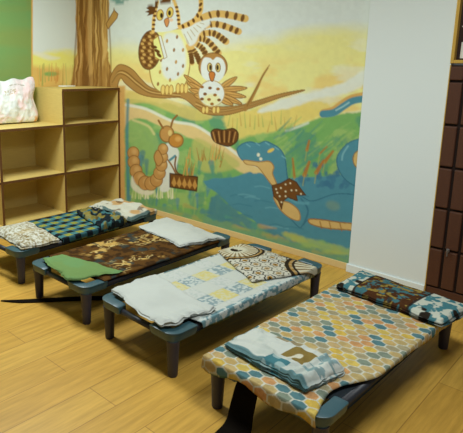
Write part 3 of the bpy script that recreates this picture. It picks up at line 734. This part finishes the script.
def patchwork(x, y, u, v, s):
    C = fill(x, (198, 203, 194)); g = .125
    i = np.floor((x+.02)/g); j = np.floor((y-.02)/g); k = np.mod(i+2*j, 4)
    fx = (x+.02)/g-i; fy = (y-.02)/g-j
    n = fbm(x*75, y*75, 7, 3); n2 = fbm(x*90, y*90, 12, 2)
    spec = sstep(.46, .54, n)
    C = np.where((k == 1)[..., None], mixc(fill(x, (204, 206, 184)), alb((208, 194, 112)), .35+.5*spec), C)
    C = np.where((k == 3)[..., None], mixc(fill(x, (196, 204, 198)), alb((130, 152, 156)), sstep(.47, .53, n)*.9), C)
    C = np.where((k == 2)[..., None], mixc(fill(x, (200, 204, 198)), alb((176, 188, 180)), sstep(.55, .62, n2)*.6), C)
    e = np.minimum(np.minimum(fx, 1-fx), np.minimum(fy, 1-fy)); C = mixc(C, alb((188, 194, 186)), (1-sstep(.0, .05, e))*.6)
    # printed border along the long side
    bd = sstep(.515, .53, x); bt = mixc(fill(x, (196, 204, 198)), alb((112, 146, 152)), sstep(.48, .54, fbm(x*60, y*50, 14, 3)))
    C = mixc(C, bt, bd)
    C = mixc(C, mixc(fill(x, (200, 204, 196)), alb((80, 112, 120)), sstep(.45, .52, fbm(x*40, y*40, 16, 2))), 1-sstep(-.03, -.015, x))
    return C
def peacock(x, y, u, v, s):
    C = fill(x, (200, 198, 176)); BK, GD = alb((46, 38, 26)), alb((168, 128, 58))
    n = fbm(x*26, y*26, 31, 3)
    for (cx, cy, r0) in [(.04, 1.02, .19), (.62, 1.18, .26)]:
        d = np.hypot(x-cx, y-cy); a = np.arctan2(y-cy, x-cx); inn = d < r0
        spoke = np.abs(np.sin(a*13)); t = d/r0
        F = mixc(fill(x, (208, 204, 178)), GD, sstep(.5, .7, np.abs(np.sin(a*13+1.57)))*sstep(.3, .5, t)*.6)
        F = mixc(F, BK, (1-sstep(.16, .34, spoke))*sstep(.25, .4, t))
        F = mixc(F, BK, (np.abs(t-.93) < .05)*1.); F = mixc(F, BK, (np.abs(t-.78) < .03)*1.); F = mixc(F, GD, (np.abs(t-.85) < .035)*.8)
        F = mixc(F, BK, (t < .22)*sstep(.4, .5, n))
        C = np.where(inn[..., None], F, C)
    out = (np.hypot(x-.04, y-1.02) > .19) & (np.hypot(x-.62, y-1.18) > .26)
    # rosettes between the fans
    g = .085; i = np.floor(x/g); j = np.floor(y/g); fx = x/g-i-.5; fy = y/g-j-.5; d = np.hypot(fx, fy); a = np.arctan2(fy, fx)
    Rz = fill(x, (202, 200, 184)); Rz = mixc(Rz, BK, (np.abs(d-.36-.05*np.cos(a*6)) < .05)*1.); Rz = mixc(Rz, GD, (d < .2)*1.); Rz = mixc(Rz, BK, (d < .08)*1.); Rz = mixc(Rz, BK, ((np.abs(fx)+np.abs(fy)) > .92)*1.)
    Rz = mixc(fill(x, (204, 200, 174)), Rz, .78+.22*sstep(.44, .56, fbm(x*9, y*9, 35, 2)))
    C = np.where(out[..., None], Rz, C)
    bd = 1-sstep(.0, .10, v); C = mixc(C, mixc(fill(x, (198, 203, 194)), alb((86, 126, 136)), sstep(.46, .53, fbm(x*34, y*34, 14, 3))), 0*bd)
    return C
def carpet(x, y, u, v, s):
    C = fill(x, (92, 62, 26)); n = fbm(x*5+2, y*4, 41, 3); n2 = fbm(x*30, y*30, 43, 3)
    C = mixc(C, alb((58, 38, 18)), sstep(.46, .58, n2)*.9)
    a = fbm(x*10+1.3, y*9+.4, 45, 3); m = (1-sstep(.012, .03, np.abs(a-.5)))+(1-sstep(.010, .025, np.abs(a-.60)))
    zone = sstep(.48, .56, n)*sstep(.22, .34, y)
    C = mixc(C, alb((208, 182, 118)), np.clip(m, 0, 1)*zone*.95)
    blot = sstep(.62, .66, fbm(x*26, y*22, 47, 3))*zone; C = mixc(C, alb((196, 160, 88)), blot*.9)
    C = mixc(C, alb((44, 62, 62)), sstep(.64, .70, fbm(x*18+5, y*18, 49, 2))*.7)
    return C
def plaid(x, y, u, v, s):
    C = fill(x, (74, 122, 122)); g = .105
    fx = np.mod(x/g, 1); fy = np.mod(y/g, 1); a = fx < .5; b = fy < .5
    C = np.where((a & b)[..., None], alb((24, 32, 38)), C); C = np.where((~a & ~b)[..., None], alb((140, 142, 62)), C)
    C = np.where((a & ~b)[..., None], alb((52, 92, 100)), C)
    return C*(.85+.3*noise(x*200, y*60, 5))[..., None]
def speckle(x, y, u, v, s):
    n = fbm(x*95, y*95, 51, 2); C = fill(x, (160, 152, 124)); C = mixc(C, alb((204, 204, 190)), sstep(.42, .56, n))
    C = mixc(C, alb((128, 108, 66)), sstep(.64, .70, fbm(x*60+3, y*60, 53, 2))*.8)
    C = mixc(C, alb((186, 162, 104)), sstep(.58, .72, fbm(x*9, y*9, 57, 2))*.3)
    return C
def darkcloth(x, y, u, v, s):
    n = fbm(x*16, y*16, 61, 3); C = fill(x, (30, 40, 44)); C = mixc(C, alb((70, 118, 122)), sstep(.52, .6, n)); C = mixc(C, alb((150, 136, 66)), sstep(.60, .68, fbm(x*20+7, y*20, 63, 2))*.8)
    return C
def creamcloth(x, y, u, v, s):
    n = fbm(x*7+.6, y*7, 65, 2); C = fill(x, (204, 202, 184)); C = mixc(C, alb((196, 150, 84)), sstep(.53, .64, n)*.85)
    C = mixc(C, alb((96, 66, 34)), sstep(.62, .68, fbm(x*11+4, y*12, 67, 2))*.7)
    e = np.minimum(np.minimum(u, 1-u), np.minimum(v, 1-v)); C = mixc(C, alb((72, 104, 104)), (1-sstep(.02, .05, e))*sstep(.45, .55, fbm(x*12, y*12, 5))*.9)
    return C
def floral(x, y, u, v, s):
    n = fbm(x*34+3, y*38, 71, 3); C = fill(x, (76, 46, 24)); C = mixc(C, alb((66, 112, 118)), sstep(.50, .55, n))
    C = mixc(C, alb((148, 126, 60)), sstep(.58, .63, fbm(x*30+9, y*36+2, 73, 3))); C = mixc(C, alb((52, 28, 16)), sstep(.6, .66, fbm(x*20, y*20, 75, 2))*.8)
    wh = mixc(fill(x, (196, 200, 184)), alb((70, 122, 130)), sstep(.49, .54, fbm(x*34+1, y*36, 77, 3))); wh = mixc(wh, alb((44, 38, 30)), sstep(.66, .7, fbm(x*22, y*22, 78, 2)))
    C = mixc(C, wh, np.maximum(1-sstep(.15, .17, u), sstep(.68, .70, u)))
    C = mixc(C, alb((40, 24, 18)), ((np.abs(u-.69) < .012) | (np.abs(u-.16) < .010))*.9)
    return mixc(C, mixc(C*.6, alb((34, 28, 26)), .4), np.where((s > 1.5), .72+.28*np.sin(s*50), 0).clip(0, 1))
def whiteteal(x, y, u, v, s):
    C = fill(x, (200, 205, 196)); C = mixc(C, alb((176, 186, 178)), sstep(.5, .68, fbm(x*11, y*11, 81))*.6)
    C = mixc(C, alb((84, 128, 134)), (1-sstep(.035, .07, v+.02*np.sin(u*20)))*.9); C = mixc(C, alb((92, 130, 134)), (1-sstep(.012, .03, u))*.8)
    tb = (np.abs(u-.60) < .10)*(np.abs(v-.14) < .16); C = mixc(C, mixc(fill(x, (70, 122, 130)), alb((150, 176, 174)), sstep(.5, .56, fbm(x*30, y*30, 83, 2))), tb*1.)
    ob = (np.abs(u-.66) < .12)*(np.abs(v-.62) < .22); C = mixc(C, mixc(fill(x, (132, 112, 60)), alb((206, 202, 180)), sstep(.54, .6, fbm(x*24, y*24, 85, 2))), ob*1.)
    C = mixc(C, alb((130, 108, 56)), sstep(.52, .6, fbm(x*14+2, y*8, 87, 2))*(v > .86)*.8)
    C = mixc(C, alb((110, 146, 150)), sstep(.60, .65, fbm(x*34, y*60, 88, 2))*(u > .8)*.8)
    return mixc(C, alb((104, 140, 142)), np.where((s > 1.5), ((np.sin(s*26+u*3) > .6)*.85), 0)*(v < .5))

ZB = ZT+.0015      # bedding lies on the frame and canvas
def sheetfall(k):
    return k
# bed 1 (by the bookcase)
o = cloth('plaid_blanket', 0, [(.0, .39), (.57, .31), (.57, .88), (.0, .88)], ZB, .012, plaid, 110, 130, .004, 9, 0, .010, 1)
tag(o, 'teal and black checked blanket spread over the cot by the bookcase', 'blanket')
o = cloth('speckled_blanket', 0, [(.03, .06), (.53, .0), (.55, .27), (.03, .36)], ZB, .030, speckle, 100, 80, .006, 10, 3, .014, 2, lambda u, v: .028*np.sin(np.pi*u)**.7*np.sin(np.pi*v)**.7, False)
tag(o, 'cream speckled fluffy folded blanket on the near end of the farthest cot', 'blanket')
o = cloth('dark_towel', 0, [(.12, .76), (.575, .66), (.575, .91), (.12, .91)], ZB+.017, .022, darkcloth, 100, 80, .012, 14, 0, .02, 3, None, True, .006, None, .024)
tag(o, 'rumpled dark teal cloth on the farthest cot beside the cream one', 'cloth')
o = cloth('cream_blanket', 0, [(.03, .96), (.56, .95), (.53, 1.27), (.04, 1.27)], ZB, .034, creamcloth, 110, 90, .008, 9, 3, .016, 4, lambda u, v: .018*np.sin(np.pi*u)**.7, False, .006, None, .016)
tag(o, 'crumpled cream and tan blanket at the far end of the cot by the bookcase', 'blanket')
# bed 2
o = cloth('carpet_blanket', 1, [(-.03, .10), (.545, .10), (.55, 1.12), (-.03, 1.12)], ZB, .010, carpet, 130, 190, .004, 8, 0, .008, 5)
tag(o, 'dark brown blanket with cream scroll pattern spread over the second cot', 'blanket')
o = cloth('green_towel', 1, [(.03, .02), (.42, -.045), (.535, .24), (.06, .13)], ZB+.015, .014, plain((112, 142, 84), 91, (108, 150, 98), 9), 100, 80, .008, 8, 2, .022, 6, None, False)
tag(o, 'folded green towel on the near end of the brown-blanketed cot', 'towel')
o = cloth('white_sheet', 1, [(-.05, .90), (.48, .82), (.57, 1.16), (-.08, 1.22)], ZB+.015, .020, plain((200, 204, 196), 93, (190, 194, 186), 8), 110, 90, .007, 7, 4, .026, 7, lambda u, v: .016*u*np.sin(np.pi*v), False)
tag(o, 'folded plain white sheet at the far end of the brown-blanketed cot', 'sheet')
# bed 3
o = cloth('patchwork_sheet', 2, [(-.045, .13), (.575, .15), (.585, 1.18), (-.04, 1.18)], ZB, .010, patchwork, 170, 250, .003, 8, 0, .008, 8)
tag(o, 'white patchwork sheet with yellow and grey squares over the third cot', 'sheet')
o = cloth('white_towel', 2, [(-.025, .05), (.46, -.045), (.52, .27), (-.02, .34)], ZB+.015, .015, plain((200, 205, 198), 95, (192, 197, 190), 7), 130, 100, .008, 7, 3, .026, 9, lambda u, v: .012*sstep(.7, 1, u)*np.sin(v*14)**2, False)
tag(o, 'folded white cloth on the near end of the patchwork cot', 'cloth')
o = cloth('peacock_cloth', 2, [(-.045, .93), (.42, .70), (.61, 1.16), (-.03, 1.17)], ZB+.015, .012, peacock, 190, 140, .006, 8, 0, .010, 10, lambda u, v: .014*np.sin(np.pi*v)*np.sin(np.pi*u), .014)
tag(o, 'cream cloth with black and gold fan pattern at the far end of the patchwork cot', 'cloth')
# bed 4
def hem4(XY, u, v):
    XY = XY.copy()
    XY[..., 1] += -.016*np.sin(u*11+.6)*(1-sstep(0, .1, v)) - .02*sstep(.85, 1., u)*(1-sstep(0, .08, v))
    XY[..., 0] -= .075*np.exp(-((v-.17)/.12)**2)*sstep(.75, 1, u)
    return XY
o = cloth('honeycomb_sheet', 3, [(-.050, -.085), (.52, -.075), (.585, 1.13), (-.055, 1.15)], ZB, .010, honeycomb, 200, 330, .004, 8, 0, .010, 11, None, True, .006, hem4)
tag(o, 'yellow, tan and teal honeycomb sheet draped over the nearest cot', 'sheet')
o = cloth('teal_edged_blanket', 3, [(-.015, .06), (.41, .03), (.45, .26), (-.01, .27)], ZB+.015, .030, whiteteal, 150, 90, .006, 11, 4, .012, 12, lambda u, v: .012*np.sin(np.pi*u)+.020*np.exp(-((u-.93)/.05)**2)+.012*np.exp(-((u-.82)/.03)**2), False, .006, None, .008)
tag(o, 'folded white blanket with teal edging on the near end of the nearest cot', 'blanket')
o = cloth('floral_blanket', 3, [(.01, 1.0), (.57, .955), (.615, 1.24), (.0, 1.28)], ZB+.015, .036, floral, 170, 90, .006, 8, 4, .010, 13, lambda u, v: .010*np.sin(np.pi*v), False, .008)
tag(o, 'folded dark brown and teal floral blanket at the far end of the nearest cot', 'blanket')

# ------------------------------------------------------------------ black webbing on the floor, black cloth under the nearest cot
def ribbon(name, mid, half, th, m, zf=None):
    mid = smooth_pts(mid, False, 8); n = len(mid); bm = bmesh.new(); rows = []
    hw = np.interp(np.linspace(0, 1, n), np.linspace(0, 1, len(half)), half)
    for i in range(n):
        d = mid[min(i+1, n-1)]-mid[max(i-1, 0)]; s = np.cross(d, (0, 0, 1.)); s[2] = 0; s /= np.linalg.norm(s)+1e-9
        if zf is not None: s = np.array(zf)/np.linalg.norm(zf)
        nn = np.cross(s, d); nn /= np.linalg.norm(nn)+1e-9
        rows.append([bm.verts.new(mid[i]+s*a*hw[i]+nn*b*th) for a, b in ((-1, 0), (1, 0), (1, 1), (-1, 1))])
    for A, B in zip(rows, rows[1:]):
        for k in range(4): bm.faces.new((A[k], A[(k+1) % 4], B[(k+1) % 4], B[k]))
    bm.faces.new(rows[0]); bm.faces.new(rows[-1][::-1])
    return from_bm(name, bm, m)
o = ribbon('black_strap', [at(1, 301, .002), at(20, 301.5, .002), at(45, 300.5, .002), at(75, 299, .002), at(112, 298, .002)], [.004, .022, .028, .030, .026], .004, M_BLACK)
tag(o, 'flat black strap lying on the floor under the brown-blanketed cot', 'strap')
bx, by, ba = BEDS[3]
def b4(x, y, z): return np.array([bx+x*math.cos(ba)-y*math.sin(ba), by+x*math.sin(ba)+y*math.cos(ba), z])
o = ribbon('black_cloth', [b4(.16, .0, ZT-.055), b4(.16, -.012, .15), b4(.155, -.03, .07), b4(.165, -.06, .02), b4(.175, -.12, .006), b4(.19, -.26, .004)], [.050, .055, .058, .062, .066, .070], .006, M_BLACK, (1, 0, 0))
tag(o, 'black cloth hanging to the floor under the near end of the honeycomb cot', 'cloth')

# ------------------------------------------------------------------ light
def area(name, loc, rot, sx, sy, e, col=(.93, 1, 1.03)):
    l = bpy.data.lights.new(name, 'AREA'); l.shape = 'RECTANGLE'; l.size = sx; l.size_y = sy; l.energy = e; l.color = col
    o = bpy.data.objects.new(name, l); o.location = loc; o.rotation_euler = rot; COL.objects.link(o); return o
area('ceiling_lamp', (-.70, -.50, ZC-.06), (0, 0, 0), .8, .5, 62)
area('ceiling_lamp', (2.2, -.55, ZC-.06), (0, 0, 0), .8, .5, 36)
w = bpy.data.worlds.new('room_air'); sc.world = w; w.use_nodes = True
w.node_tree.nodes['Background'].inputs['Color'].default_value = (.95, .98, 1, 1); w.node_tree.nodes['Background'].inputs['Strength'].default_value = .14

# ------------------------------------------------------------------ camera
cd = bpy.data.cameras.new('camera'); cam = bpy.data.objects.new('camera', cd); COL.objects.link(cam)
cd.sensor_fit = 'HORIZONTAL'; cd.sensor_width = 36; cd.lens = CF/463*36
cd.shift_x = (231.5-CPX)/463; cd.shift_y = (CPY-216.5)/463
cam.matrix_world = Matrix(((R2[0], U2[0], -_fw[0], CAM[0]), (R2[1], U2[1], -_fw[1], CAM[1]), (R2[2], U2[2], -_fw[2], CAM[2]), (0, 0, 0, 1)))
cd.clip_start = .05
sc.camera = cam
vs = sc.view_settings
sc.display_settings.display_device = 'sRGB'
vs.view_transform = 'Standard'; vs.look = 'None'; vs.gamma = 1; vs.use_curve_mapping = False; vs.exposure = 0.14
